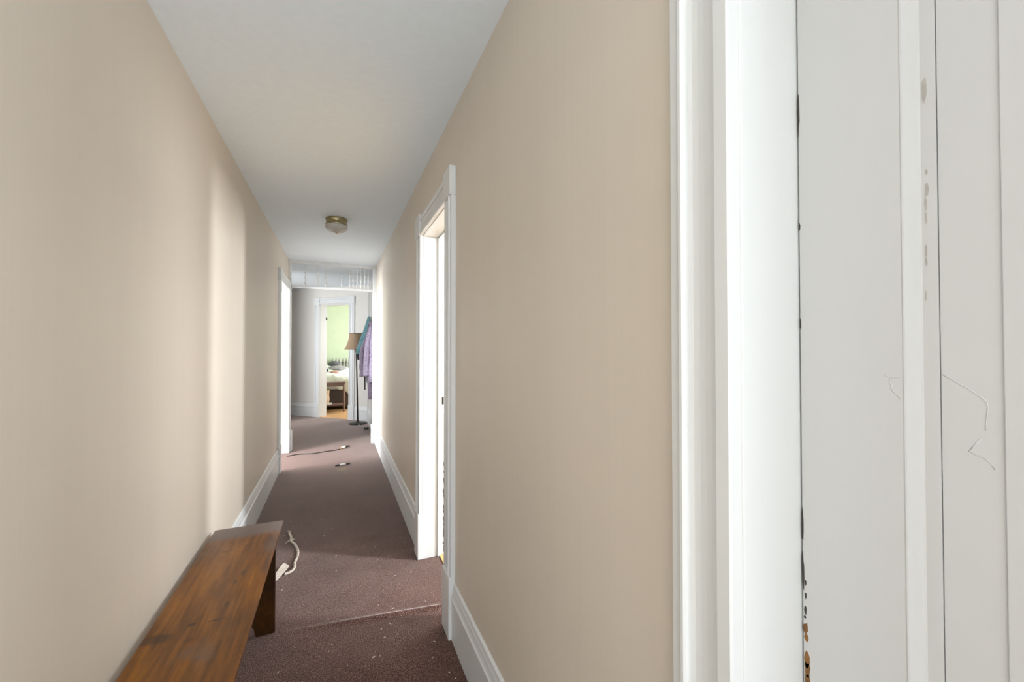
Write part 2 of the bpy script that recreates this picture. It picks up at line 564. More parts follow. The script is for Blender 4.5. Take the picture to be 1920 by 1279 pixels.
# bedroom
bm = bmesh.new()
obox(bm, DO, DE, DN, -2.5, D0 - J - 0.12, 0.16, 0.17, 0, ZC)
obox(bm, DO, DE, DN, D1 + J + 0.12, 4.0, 0.16, 0.17, 0, ZC)
struct('wall_bedroom_front', bm, M['green'])
struct('wall_bedroom_back', B(-2.1, 2.7, 12.3, 12.42, 0, ZC), M['green'])
struct('wall_bedroom_left', B(-2.1, -2.0, 10.4, 12.3, 0, ZC), M['green'])
wall_hole('wall_bedroom_right', 'x', 2.5, 2.62, 6.0, 12.3, 9.25, 10.75, 0.75, 2.25, M['green'])
window('window_5', 'x', 2.47, 2.5, 9.25, 10.75, 0.75, 2.25)

# ------------------------------------------------------------------ trims: casings, jambs, baseboards
CAS = [(0, 0), (0, 0.020), (0.003, 0.023), (0.021, 0.023), (0.0225, 0.028), (0.026, 0.0315), (0.031, 0.0315), (0.0345, 0.028), (0.036, 0.020),
       (0.042, 0.0165), (0.052, 0.0145), (0.062, 0.0145), (0.074, 0.0165), (0.084, 0.0205), (0.0865, 0.0205), (0.0885, 0.0265), (0.1085, 0.0265), (0.1115, 0.0235), (0.1115, 0)]


def scaled(prof, w):
    k = w / prof[-1][0]
    return [(a * k, b) for a, b in prof]


def casing_set(tag_n, xw, nx, y0, y1, w, top, blocks=True, plinth=True):
    """door casing on a hall wall (face x=xw, room direction nx): parts under one trim object"""
    root = bpy.data.objects.new('trim_%d' % tag_n, None)
    COL.objects.link(root)
    prop(root, kind='structure')
    pr = scaled(CAS, w)
    zb = 0.30 if plinth else 0.0
    zt = top if blocks else top + w
    for yo, A in ((y0 - w, (0, 1, 0)), (y1 + w, (0, -1, 0))):
        obj('side_casing', sweep(bmesh.new(), pr, (xw, yo, zb), A, (nx, 0, 0), (0, 0, 1), zt - zb), M['white'], root)
        ylo = min(yo, yo + A[1] * w); yhi = ylo + w
        xs = sorted((xw, xw + nx * 0.034))
        if blocks:
            bm = B(xs[0], xs[1], ylo - 0.006, yhi + 0.004, top, top + 0.145, bev=0.004)
            obj('corner_block', bm, M['white'], root)
        if plinth:
            bm = B(xs[0], xs[1], ylo - 0.003, yhi + 0.002, 0, zb, bev=0.004)
            obj('plinth_block', bm, M['white'], root)
    if blocks:
        obj('head_casing', sweep(bmesh.new(), scaled(CAS, 0.13), (xw, y0, top + 0.135), (0, 0, -1), (nx, 0, 0), (0, 1, 0), y1 - y0), M['white'], root)
    else:
        obj('head_casing', sweep(bmesh.new(), pr, (xw, y0, top + w), (0, 0, -1), (nx, 0, 0), (0, 1, 0), y1 - y0), M['white'], root)
    return root


def jamb_set(root, x0, x1, y0, y1, top, stop_x):
    """jamb boards lining a doorway of the hall walls, with the stop bead"""
    a, b = sorted((x0, x1))
    obj('jamb', B(a, b, y0 - J, y0, 0, top, bev=0.002), M['white'], root)
    obj('jamb', B(a, b, y1, y1 + J, 0, top, bev=0.002), M['white'], root)
    obj('head_jamb', B(a, b, y0 - J, y1 + J, top, top + J, bev=0.002), M['white'], root)
    if stop_x:
        s0, s1 = stop_x
        obj('stop', B(s0, s1, y0, y0 + 0.012, 0, top, bev=0.003), M['white'], root)
        obj('stop', B(s0, s1, y1 - 0.012, y1, 0, top, bev=0.003), M['white'], root)
        obj('head_stop', B(s0, s1, y0 + 0.012, y1 - 0.012, top - 0.012, top, bev=0.003), M['white'], root)


t1 = casing_set(1, XR, -1, CD0, CD1 + 0.003, 0.1125, DH, blocks=False, plinth=False)
jamb_set(t1, XR - 0.004, XR + TH, CD0, CD1, DH, None)
t2 = casing_set(2, XR, -1, RD0, RD1, 0.125, DH)
jamb_set(t2, XR - 0.004, XR + TH, RD0, RD1, DH, (0.63, 0.648))
t3 = casing_set(3, XL, 1, LD0, LD1, 0.11, DH)
jamb_set(t3, XL + 0.004, XL - TH, LD0, LD1, DH, (-0.72, -0.702))
# strike plate and worn edge on the far jamb of the right doorway
obj('strike_plate', B(0.660, 0.672, RD1 - 0.0035, RD1, 1.02, 1.07, bev=0.001), M['iron'], t2)
bm = bmesh.new()
for k in range(26):
    z = 0.03 + 0.62 * (k / 26) ** 1.2 + random.uniform(-0.008, 0.008)
    h = random.uniform(0.006, 0.022); w_ = random.uniform(0.003, 0.008)
    x = 0.676 + random.uniform(-0.004, 0.005)
    vs = [bm.verts.new((x + w_ * math.cos(t) * random.uniform(0.6, 1.1), RD1 - 0.0008, z + h * math.sin(t) * random.uniform(0.7, 1.1))) for t in [i * PI / 3 for i in range(6)]]
    r = bmesh.ops.extrude_face_region(bm, geom=[bm.faces.new(vs)])
    for v in r['geom']:
        if isinstance(v, bmesh.types.BMVert): v.co.y += 0.0012
obj('worn_paint', bm, M['darkgap'], t2)['kind'] = 'stuff'

# baseboards
BASE = [(0, 0), (0, 0.018), (0.185, 0.018), (0.188, 0.021), (0.196, 0.024), (0.206, 0.0235), (0.214, 0.019), (0.226, 0.016), (0.238, 0.0145), (0.246, 0.012), (0.262, 0.009), (0.268, 0.0)]


def baseboard(name, xw, nx, y0, y1):
    return struct(name, sweep(bmesh.new(), BASE, (xw, y0, 0), (0, 0, 1), (nx, 0, 0), (0, 1, 0), y1 - y0), M['white'])


baseboard('baseboard_right', XR, -1, CD1 + 0.1155, RD0 - 0.128)
baseboard('baseboard_right_far', XR, -1, RD1 + 0.128, 6.14)
baseboard('baseboard_left', XL, 1, YB, LD0 - 0.113)


def dsweep(name, prof, a0, a1, z0, width_axis_z=True, parent=None, b0=0.0):
    """profile on the hall face of the diagonal wall, run along it"""
    p = dpt(a0, b0)
    return sweep(bmesh.new(), prof, (p[0], p[1], z0), (0, 0, 1), (-DN[0], -DN[1], 0), (DE[0], DE[1], 0), a1 - a0)


struct('baseboard_diagonal_left', dsweep('', BASE, -2.0, D0 - 0.135, 0), M['white'])
struct('baseboard_diagonal_right', dsweep('', BASE, D1 + 0.135, 1.245, 0), M['white'])
baseboard('baseboard_vestibule_right', 0.56, -1, 6.32, 7.98)
# casing of the bedroom doorway
t4 = bpy.data.objects.new('trim_4', None); COL.objects.link(t4); prop(t4, kind='structure')
for a_out, sgn in ((D0 - 0.13, 1), (D1 + 0.13, -1)):
    p = dpt(a_out)
    obj('side_casing', sweep(bmesh.new(), scaled(CAS, 0.13), (p[0], p[1], 0.28), (DE[0] * sgn, DE[1] * sgn, 0), (-DN[0], -DN[1], 0), (0, 0, 1), 1.97), M['white'], t4)
    lo = min(a_out, a_out + sgn * 0.13) - 0.004
    obj('corner_block', obox(bmesh.new(), DO, DE, DN, lo, lo + 0.138, -0.034, 0, 2.25, 2.40), M['white'], t4)
    obj('plinth_block', obox(bmesh.new(), DO, DE, DN, lo, lo + 0.138, -0.034, 0, 0, 0.28), M['white'], t4)
p = dpt(D0)
obj('head_casing', sweep(bmesh.new(), scaled(CAS, 0.13), (p[0], p[1], 2.39), (0, 0, -1), (-DN[0], -DN[1], 0), (DE[0], DE[1], 0), D1 - D0), M['white'], t4)
obj('jamb', obox(bmesh.new(), DO, DE, DN, D0 - J, D0, -0.004, 0.175, 0, 2.25), M['white'], t4)
obj('jamb', obox(bmesh.new(), DO, DE, DN, D1, D1 + J, -0.004, 0.175, 0, 2.25), M['white'], t4)
obj('head_jamb', obox(bmesh.new(), DO, DE, DN, D0, D1, -0.004, 0.175, 2.235, 2.25), M['white'], t4)
obj('hinge', obox(bmesh.new(), DO, DE, DN, D0, D0 + 0.006, 0.150, 0.176, 1.95, 2.01), M['iron'], t4)

# casing of the doorway in the vestibule's right wall, past the hanging clothes
t5 = bpy.data.objects.new('trim_5', None); COL.objects.link(t5); prop(t5, kind='structure')
obj('side_casing', sweep(bmesh.new(), CAS, (0.56, 7.98, 0), (0, -1, 0), (-1, 0, 0), (0, 0, 1), 2.42), M['white'], t5)

# ------------------------------------------------------------------ closed panel door beside the camera
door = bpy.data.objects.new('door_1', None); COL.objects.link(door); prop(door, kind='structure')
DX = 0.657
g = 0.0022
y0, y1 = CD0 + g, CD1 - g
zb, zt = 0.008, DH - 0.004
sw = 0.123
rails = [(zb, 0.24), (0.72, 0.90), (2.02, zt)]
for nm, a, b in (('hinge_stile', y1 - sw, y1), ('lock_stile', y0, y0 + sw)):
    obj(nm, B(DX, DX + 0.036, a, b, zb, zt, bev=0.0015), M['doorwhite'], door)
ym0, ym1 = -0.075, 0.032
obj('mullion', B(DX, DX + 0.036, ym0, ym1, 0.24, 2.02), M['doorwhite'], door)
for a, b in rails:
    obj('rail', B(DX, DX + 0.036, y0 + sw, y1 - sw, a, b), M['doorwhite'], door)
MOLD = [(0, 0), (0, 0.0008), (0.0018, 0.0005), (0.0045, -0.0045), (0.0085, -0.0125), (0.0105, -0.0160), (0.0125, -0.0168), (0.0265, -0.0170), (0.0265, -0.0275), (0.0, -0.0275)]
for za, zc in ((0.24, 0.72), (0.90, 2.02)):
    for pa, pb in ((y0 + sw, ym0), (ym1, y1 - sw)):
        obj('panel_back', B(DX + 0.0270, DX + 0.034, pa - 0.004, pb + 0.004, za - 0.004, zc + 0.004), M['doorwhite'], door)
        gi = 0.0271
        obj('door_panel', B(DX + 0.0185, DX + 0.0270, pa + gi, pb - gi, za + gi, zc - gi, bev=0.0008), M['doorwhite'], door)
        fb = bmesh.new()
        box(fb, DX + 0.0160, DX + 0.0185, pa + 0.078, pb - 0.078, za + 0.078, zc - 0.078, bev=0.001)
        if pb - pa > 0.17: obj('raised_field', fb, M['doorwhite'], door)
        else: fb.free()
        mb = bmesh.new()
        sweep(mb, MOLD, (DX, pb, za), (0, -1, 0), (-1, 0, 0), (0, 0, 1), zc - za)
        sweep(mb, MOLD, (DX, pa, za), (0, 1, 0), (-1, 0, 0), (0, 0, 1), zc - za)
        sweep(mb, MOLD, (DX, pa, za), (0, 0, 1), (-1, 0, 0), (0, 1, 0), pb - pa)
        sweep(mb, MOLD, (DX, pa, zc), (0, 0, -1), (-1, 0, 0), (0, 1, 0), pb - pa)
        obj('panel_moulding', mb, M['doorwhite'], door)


def flakes(name, m, specs, x_of):
    """thin flakes of missing paint: (y, z, half width, half height)"""
    bm = bmesh.new()
    for (yy, zz, w_, h_) in specs:
        x = x_of(yy)
        n = 9
        vs = []
        for i in range(n):
            t = 2 * PI * i / n
            r = random.uniform(0.65, 1.1)
            vs.append((yy + w_ * r * math.cos(t), zz + h_ * r * math.sin(t)))
        f0 = [bm.verts.new((x - 0.0004, a, b)) for a, b in vs]
        f1 = [bm.verts.new((x + 0.0006, a, b)) for a, b in vs]
        bm.faces.new(f0); bm.faces.new(f1[::-1])
        for i in range(n):
            bm.faces.new((f0[i], f0[(i + 1) % n], f1[(i + 1) % n], f1[i]))
    o = obj(name, bm, m, door)
    o['kind'] = 'stuff'
    return o


ye = y1
flakes('worn_paint', M['barewood'], [(ye - 0.004, 0.985, 0.004, 0.010), (ye - 0.005, 0.972, 0.004, 0.008), (ye - 0.005, 0.940, 0.0045, 0.014), (ye - 0.006, 0.925, 0.0045, 0.012), (ye - 0.006, 0.908, 0.004, 0.012), (ye - 0.005, 0.895, 0.003, 0.008)], lambda y: DX)
flakes('worn_paint', M['darkgap'], [(ye - 0.004, 1.013, 0.002, 0.007), (ye - 0.0045, 1.035, 0.0016, 0.006), (ye - 0.0045, 1.055, 0.0012, 0.005), (ye - 0.003, 1.002, 0.002, 0.003), (ye - 0.001, 1.14, 0.0016, 0.03), (ye - 0.001, 1.07, 0.002, 0.03), (ye - 0.001, 1.45, 0.0012, 0.01), (ye - 0.001, 1.60, 0.0012, 0.008), (ye - 0.001, 1.78, 0.0016, 0.04)], lambda y: DX)
ymd = y1 - sw - 0.0165
flakes('worn_paint', M['oldgrey'], [(ymd, 1.737, 0.003, 0.016), (ymd - 0.001, 1.634, 0.0014, 0.004), (ymd - 0.001, 1.612, 0.0018, 0.010), (ymd, 1.594, 0.0012, 0.010), (ymd, 1.577, 0.0014, 0.008), (ymd, 1.535, 0.0012, 0.009), (ymd, 1.52, 0.0012, 0.006), (ymd + 0.001, 1.478, 0.0009, 0.007)], lambda y: DX + 0.0168)


def cracks(lines, x):
    bm = bmesh.new()
    for ln in lines:
        tube(bm, [(x, a, b) for a, b in ln], 0.0007, 6)
    o = obj('paint_crack', bm, M['doorwhite'], door, True)
    o['kind'] = 'stuff'


cracks([[(0.281, 1.377), (0.2745, 1.374), (0.2765, 1.369), (0.2735, 1.364), (0.275, 1.360), (0.270, 1.355), (0.2655, 1.349)],
        [(0.2745, 1.376), (0.270, 1.376), (0.2655, 1.376)]], DX)
cracks([[(0.234, 1.382), (0.226, 1.376), (0.218, 1.370), (0.2105, 1.365), (0.203, 1.358), (0.197, 1.352), (0.1965, 1.345), (0.198, 1.330), (0.1985, 1.32)],
        [(0.202, 1.310), (0.208, 1.300), (0.212, 1.293), (0.206, 1.290), (0.199, 1.288), (0.1945, 1.283), (0.192, 1.277)]], DX + 0.0185)

# ------------------------------------------------------------------ spindle fretwork across the hall
FY = 6.18
fr = thing('spindle_fretwork', 'white wooden fretwork screen of turned spindles with gaps, below the ceiling at the hall end', 'fretwork', (0, FY, 0))
obj('side_post', B(XL, -0.566, -0.03, 0.03, 0, ZC, bev=0.003), M['white'], fr)
obj('side_post', B(0.482, XR, -0.03, 0.03, 0, ZC, bev=0.003), M['white'], fr)
obj('plinth_block', B(XL, -0.548, -0.034, 0.075, 0, 0.27, bev=0.004), M['white'], fr)
obj('plinth_block', B(0.470, XR, -0.034, 0.075, 0, 0.27, bev=0.004), M['white'], fr)
obj('bottom_rail', B(-0.566, 0.482, -0.016, 0.016, 2.217, 2.25, bev=0.004), M['white'], fr)
obj('top_rail', B(-0.566, 0.482, -0.016, 0.016, 2.555, 2.60, bev=0.004), M['white'], fr)


def spindle_prof(h):
    k = [(0.0055, 0), (0.0055, 0.03), (0.0125, 0.05), (0.0125, 0.06), (0.006, 0.075), (0.0055, 0.10), (0.012, 0.118), (0.0125, 0.128), (0.006, 0.145), (0.0055, 0.165), (0.0115, 0.18), (0.0115, 0.19), (0.0055, 0.205), (0.005, 0.28), (0.0055, 0.315)]
    return [q for q in k if q[1] <= h] + ([] if h > 0.31 else [(0.003, h)])


for k, sx in enumerate((-0.397, -0.245, -0.143, 0.064, 0.170, 0.216, 0.270, 0.321, 0.372, 0.420)):
    obj('spindle', lathe(bmesh.new(), spindle_prof(0.19 if k == 3 else 0.32), 10, (sx, 0, 2.245)), M['white'], fr, True)

# ------------------------------------------------------------------ flush ceiling light
cl = thing('ceiling_light', 'round brass flush ceiling light with a frosted glass bowl', 'ceiling light', (-0.006, 4.03, ZC))
obj('brass_ring', lathe(bmesh.new(), [(0.0, 0), (0.088, 0), (0.0955, -0.004), (0.0955, -0.012), (0.090, -0.016), (0.090, -0.046), (0.0945, -0.052), (0.0945, -0.058), (0.086, -0.060), (0.0, -0.058)], 40), M['brass'], cl, True)
obj('glass_bowl', lathe(bmesh.new(), [(0.086, -0.056), (0.096, -0.066), (0.096, -0.082), (0.088, -0.098), (0.070, -0.112), (0.045, -0.121), (0.02, -0.125), (0.0, -0.126)], 40), M['frost'], cl, True)
obj('finial', lathe(bmesh.new(), [(0.0, -0.122), (0.008, -0.124), (0.008, -0.130), (0.004, -0.136), (0.0, -0.138)], 14), M['brass'], cl, True)

# ------------------------------------------------------------------ wooden bench against the left wall
bn = thing('wooden_bench', 'long low orange-brown stained wooden bench with dark knots, against the left wall', 'bench', (-0.42, 1.6, 0))
bm = bmesh.new()
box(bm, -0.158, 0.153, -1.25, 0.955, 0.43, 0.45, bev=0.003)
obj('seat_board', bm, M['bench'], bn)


def bench_leg(yc):
    # solid board across the bench, arched foot cut-out
    pts = [(-0.145, 0.43), (-0.145, 0.0), (-0.075, 0.0)]
    for i in range(9):
        t = PI * i / 8
        pts.append((-0.002 - 0.066 * math.cos(t) * (1 if i else 1.0), 0.012 + 0.075 * math.sin(t)))
    pts += [(0.07, 0.0), (0.148, 0.0), (0.148, 0.43)]
    return sweep(bmesh.new(), pts, (0, yc, 0), (1, 0, 0), (0, 0, 1), (0, 1, 0), 0.022)


obj('end_leg', bench_leg(0.695), M['bench_dark'], bn)
obj('end_leg', bench_leg(-1.0), M['bench_dark'], bn)

# ------------------------------------------------------------------ things on the carpet
rp = thing('twisted_cord', 'off-white twisted cord with a frayed end on the carpet beside the bench', 'cord')
path = spline([(-0.318, 3.44, 0.010), (-0.300, 3.37, 0.010), (-0.292, 3.30, 0.009), (-0.262, 3.23, 0.009), (-0.238, 3.14, 0.009), (-0.232, 3.05, 0.009), (-0.240, 2.96, 0.009), (-0.236, 2.90, 0.009), (-0.252, 2.855, 0.009), (-0.285, 2.835, 0.009)], 12)
for s in (0, 1):
    pts = []
    for i, q in enumerate(path):
        t = (path[min(i + 1, len(path) - 1)] - path[max(i - 1, 0)]).normalized()
        n_ = t.cross(Vector((0, 0, 1))).normalized()
        a = i * 0.75 + s * PI
        pts.append(q + n_ * math.cos(a) * 0.0045 + Vector((0, 0, 1)) * math.sin(a) * 0.0035)
    obj('strand', tube(bmesh.new(), pts, 0.0048, 6), M['rope'], rp, True)
bm = bmesh.new()
for k in range(6):
    d = Vector((random.uniform(-0.03, 0.025), random.uniform(0.03, 0.06), 0))
    b0 = Vector((-0.318, 3.44, 0.008))
    tube(bm, [b0, b0 + d * 0.5 + Vector((0.006, 0, 0.006)), b0 + d], 0.0022, 5)
for k in range(5):
    d = Vector((random.uniform(-0.035, 0.035), random.uniform(-0.03, 0.02), 0))
    b0 = Vector((-0.292, 3.30, 0.010))
    tube(bm, [b0, b0 + d * 0.5 + Vector((0, 0, 0.008)), b0 + d], 0.002, 5)
o = obj('frayed_end', bm, M['rope'], rp, True); o['kind'] = 'stuff'

bm = bmesh.new()
P = [(-0.375, 2.74, 0.004), (-0.352, 2.72, 0.004), (-0.300, 2.84, 0.004), (-0.268, 2.905, 0.018), (-0.300, 2.925, 0.034), (-0.325, 2.87, 0.020)]
lo = [bm.verts.new(q) for q in P]
hi = [bm.verts.new((q[0], q[1], q[2] + 0.006)) for q in P]
bm.faces.new(lo[::-1]); bm.faces.new(hi)
for i in range(6):
    bm.faces.new((lo[i], lo[(i + 1) % 6], hi[(i + 1) % 6], hi[i]))
prop(obj('paper_scrap', bm, M['rope']), 'folded pale scrap lying by the cord end, half hidden behind the bench leg', 'scrap')

cd = thing('floor_cable', 'thin dark cord lying across the pale carpet below the fretwork', 'cord')
obj('cable', tube(bmesh.new(), spline([(-0.575, 5.87, 0.006), (-0.45, 5.92, 0.006), (-0.36, 5.90, 0.006), (-0.26, 5.885, 0.006), (-0.12, 5.93, 0.006), (-0.02, 5.94, 0.006), (0.045, 5.985, 0.006)], 8), 0.006, 6), M['darkcord'], cd, True)

ty = thing('chewed_toy', 'small knotted cream and amber toy with dark tip at the end of the dark cord', 'toy', (0.10, 6.02, 0))
obj('knot', blob(bmesh.new(), (0, 0, 0.018), (0.030, 0.024, 0.018), 0.3, 2.5, 3, 1, 0.0), M['cream'], ty, True)
obj('amber_bead', blob(bmesh.new(), (-0.034, -0.02, 0.012), (0.018, 0.018, 0.012), 0.2, 2, 2, 2, 0.0), M['amber'], ty, True)
obj('dark_tip', tube(bmesh.new(), [(0.02, 0.01, 0.016), (0.05, 0.03, 0.022), (0.08, 0.05, 0.014)], lambda t: 0.016 * (1 - 0.5 * t), 8), M['iron'], ty, True)

sk = thing('dark_stick', 'small dark stick with a white middle band lying alone on the carpet', 'stick', (0.076, 5.165, 0.013))
obj('shaft', tube(bmesh.new(), [(-0.082, -0.012, -0.003), (-0.05, -0.008, 0), (0.05, 0.006, 0), (0.082, 0.011, -0.001)], lambda t: 0.0095 if 0.15 < t < 0.9 else 0.007, 10), M['iron'], sk, True)
obj('white_band', tube(bmesh.new(), [(-0.034, -0.005, 0), (0.034, 0.004, 0)], 0.0125, 12), M['card'], sk, True)

# pale lint on the carpet
bm = bmesh.new()
random.seed(11)
for k in range(130):
    x = random.uniform(-0.55, 0.50); y = 1.55 + 4.2 * random.random() ** 1.5
    if x < -0.25 and y < 2.6: continue
    a = random.uniform(0, PI); l = random.uniform(0.002, 0.008) * random.choice((0.5, 0.7, 1.0)); w_ = random.uniform(0.0008, 0.0018)
    d = Vector((math.cos(a), math.sin(a), 0)); n_ = Vector((-d.y, d.x, 0)); c = Vector((x, y, 0.0015))
    vs = [bm.verts.new(c + d * l - n_ * w_), bm.verts.new(c + d * l + n_ * w_), bm.verts.new(c - d * l + n_ * w_), bm.verts.new(c - d * l - n_ * w_), bm.verts.new(c + Vector((0, 0, 0.003)))]
    for i in range(4): bm.faces.new((vs[i], vs[(i + 1) % 4], vs[4]))
prop(obj('carpet_lint', bm, M['rope']), 'pale lint crumbs scattered over the brown hall carpet', 'lint', kind='stuff')

# ------------------------------------------------------------------ vestibule: floor lamp, clothes, adapter
lp = thing('floor_lamp', 'thin dark floor lamp with tan bell shade by the bedroom doorway', 'lamp', (0.365, 7.85, 0))
obj('base', lathe(bmesh.new(), [(0.0, 0), (0.145, 0), (0.15, 0.008), (0.146, 0.016), (0.10, 0.026), (0.05, 0.034), (0.022, 0.05), (0.0, 0.05)], 32), M['iron'], lp, True)
obj('pole', tube(bmesh.new(), [(0, 0, 0.045), (-0.012, 0, 0.6), (-0.03, 0, 1.22), (-0.034, 0, 1.40)], 0.0125, 12), M['iron'], lp, True)
obj('socket', lathe(bmesh.new(), [(0.0, 1.30), (0.03, 1.30), (0.034, 1.32), (0.022, 1.34), (0.022, 1.42), (0.0, 1.42)], 16, (-0.033, 0, 0)), M['brass'], lp, True)
bm = bmesh.new()
sp = [(0.205, 1.365), (0.175, 1.42), (0.150, 1.48), (0.133, 1.55), (0.122, 1.60), (0.116, 1.655)]
lathe(bm, sp + [(r - 0.004, z) for r, z in reversed(sp)], 32, (-0.033, 0, 0))
for f in [f for f in bm.faces if len(f.verts) > 4]: bm.faces.remove(f)
n0 = len(bm.faces)
shade = obj('lamp_shade', bm, M['shade'], lp, True)
for zz, rr in ((1.655, 0.118), (1.366, 0.206)):
    obj('shade_trim', tube(bmesh.new(), [(-0.033 + rr * math.cos(a), rr * math.sin(a), zz) for a in [i * 2 * PI / 32 for i in range(33)]], 0.004, 5), M['brownwood'], shade, True)
obj('shade_spider', tube(bmesh.new(), [(-0.148, 0, 1.64), (-0.033, 0, 1.60), (0.082, 0, 1.64)], 0.003, 5), M['iron'], shade)

ad = thing('power_adapter', 'black power adapter with a thin grey lead on the carpet, right of the lamp base', 'adapter', (0.47, 7.25, 0))
obj('adapter_body', B(-0.035, 0.035, -0.05, 0.06, 0, 0.035, bev=0.006), M['iron'], ad)
obj('lead', tube(bmesh.new(), spline([(0.0, 0.06, 0.012), (-0.05, 0.20, 0.012), (-0.085, 0.34, 0.012), (-0.10, 0.44, 0.012)], 6), 0.008, 6), M['midgrey_cloth'], ad, True)


def garment(profile, n=28, folds=5, amp=0.012, seed=0):
    """half-round hanging cloth against a wall plane x=0 (protrudes to -x): profile rows (z, yc, half width, depth)"""
    bm = bmesh.new()
    rows = []
    for z, yc, hw, dp in profile:
        row = []
        for i in range(n + 1):
            t = PI * i / n
            w_ = amp * math.sin(folds * 2 * t + z * 1.7 + seed) * (0.3 + 0.7 * math.sin(t))
            y = yc - hw * math.cos(t) + 0.5 * w_
            x = -0.004 - max(0.0, (dp + w_) * math.sin(t) ** 0.7 if math.sin(t) > 1e-6 else 0)
            row.append(bm.verts.new((x, y, z + 0.01 * math.sin(3 * t + seed) * (1 if z < 1.0 else 0.3))))
        rows.append(row)
    for a, b in zip(rows, rows[1:]):
        for i in range(n): bm.faces.new((a[i], a[i + 1], b[i + 1], b[i]))
        bm.faces.new((a[n], a[0], b[0], b[n]))
    bm.faces.new(rows[0]); bm.faces.new(rows[-1][::-1])
    return bm


WX = 0.548
rb = thing('bathrobe', 'lavender patterned robe with tie belt hanging on the vestibule wall', 'robe', (WX, 6.9, 0))
obj('robe_body', garment([(0.84, 0.0, 0.23, 0.085), (1.0, 0, 0.24, 0.10), (1.2, 0, 0.22, 0.095), (1.28, 0, 0.20, 0.085), (1.4, 0, 0.22, 0.095), (1.52, 0, 0.21, 0.085), (1.65, 0, 0.16, 0.055), (1.75, 0, 0.10, 0.04), (1.80, 0, 0.05, 0.03)], 36, 7, 0.016, 1), M['lavender'], rb, True)
obj('collar', tube(bmesh.new(), spline([(-0.03, -0.10, 1.70), (-0.05, -0.05, 1.80), (-0.045, 0.0, 1.82), (-0.06, 0.05, 1.77), (-0.10, 0.03, 1.5), (-0.105, 0.02, 1.3)], 6), 0.02, 8, 0.6), M['lavender'], rb, True)
obj('sleeve', tube(bmesh.new(), spline([(-0.035, 0.09, 1.72), (-0.065, 0.13, 1.60), (-0.105, 0.16, 1.47), (-0.145, 0.18, 1.33), (-0.145, 0.17, 1.1), (-0.135, 0.16, 0.92)], 5), lambda t: 0.036 + 0.024 * t + 0.006 * math.sin(40 * t), 12), M['lavender'], rb, True)
obj('sleeve', tube(bmesh.new(), spline([(-0.04, -0.09, 1.72), (-0.08, -0.13, 1.55), (-0.105, -0.16, 1.35), (-0.115, -0.15, 1.1), (-0.115, -0.15, 0.95)], 5), lambda t: 0.034 + 0.016 * t, 12), M['lavender'], rb, True)
obj('front_panel', garment([(0.555, 0.06, 0.055, 0.065), (0.7, 0.06, 0.06, 0.07), (0.86, 0.06, 0.065, 0.085), (0.95, 0.06, 0.06, 0.06)], 16, 2, 0.008, 3), M['lavender'], rb, True)
bl = obj('belt', tube(bmesh.new(), spline([(-0.03, -0.205, 1.28), (-0.08, -0.14, 1.275), (-0.10, 0.0, 1.28), (-0.085, 0.14, 1.285), (-0.03, 0.205, 1.28)], 6), 0.02, 8, 1.0), M['lavender'], rb, True)
obj('belt_tail', tube(bmesh.new(), spline([(-0.11, 0.12, 1.27), (-0.12, 0.14, 1.05), (-0.115, 0.15, 0.85), (-0.115, 0.15, 0.70)], 5), 0.014, 6), M['grey_cloth'], bl, True)
tq = thing('turquoise_top', 'turquoise top hanging behind the lavender robe, above the lamp shade side', 'garment', (WX, 7.5, 0))
obj('cloth_body', garment([(1.29, 0.0, 0.16, 0.235), (1.38, 0, 0.18, 0.225), (1.51, 0, 0.18, 0.175), (1.7, 0, 0.15, 0.105), (1.86, 0, 0.10, 0.055), (1.95, 0, 0.05, 0.03)], 26, 4, 0.010, 2), M['teal'], tq, True)
obj('cuff', tube(bmesh.new(), spline([(-0.17, -0.03, 1.33), (-0.185, -0.03, 1.27), (-0.18, -0.02, 1.19)], 5), 0.035, 10), M['black'], tq, True)
bg = thing('black_garment', 'black garment hanging low behind the lavender robe by the hall corner', 'garment', (WX, 7.22, 0))
obj('cloth_body', garment([(0.55, 0.0, 0.05, 0.04), (0.8, 0.0, 0.055, 0.045), (1.2, 0, 0.05, 0.04), (1.55, 0, 0.04, 0.03)], 14, 2, 0.005, 4), M['black'], bg, True)

# ------------------------------------------------------------------ side room glimpsed through the right doorway
bn2 = thing('toy_bin', 'yellow bin with red band and dark lid glimpsed through the right doorway', 'bin', (0.93, 3.42, 0.006))
obj('bin_body', lathe(bmesh.new(), [(0.0, 0), (0.10, 0), (0.115, 0.30), (0.0, 0.30)], 20), M['yellow'], bn2, True)
obj('red_band', lathe(bmesh.new(), [(0.117, 0.30), (0.120, 0.40), (0.0, 0.40), (0.0, 0.30)], 20), M['red'], bn2, True)
obj('lid', lathe(bmesh.new(), [(0.0, 0.40), (0.124, 0.40), (0.124, 0.45), (0.09, 0.47), (0.0, 0.475)], 20), M['iron'], bn2, True)

# ------------------------------------------------------------------ bedroom glimpsed through the diagonal doorway
rd = thing('radiator', 'pale cast iron column radiator against the green bedroom wall', 'radiator', (-0.065, 12.14, 0))


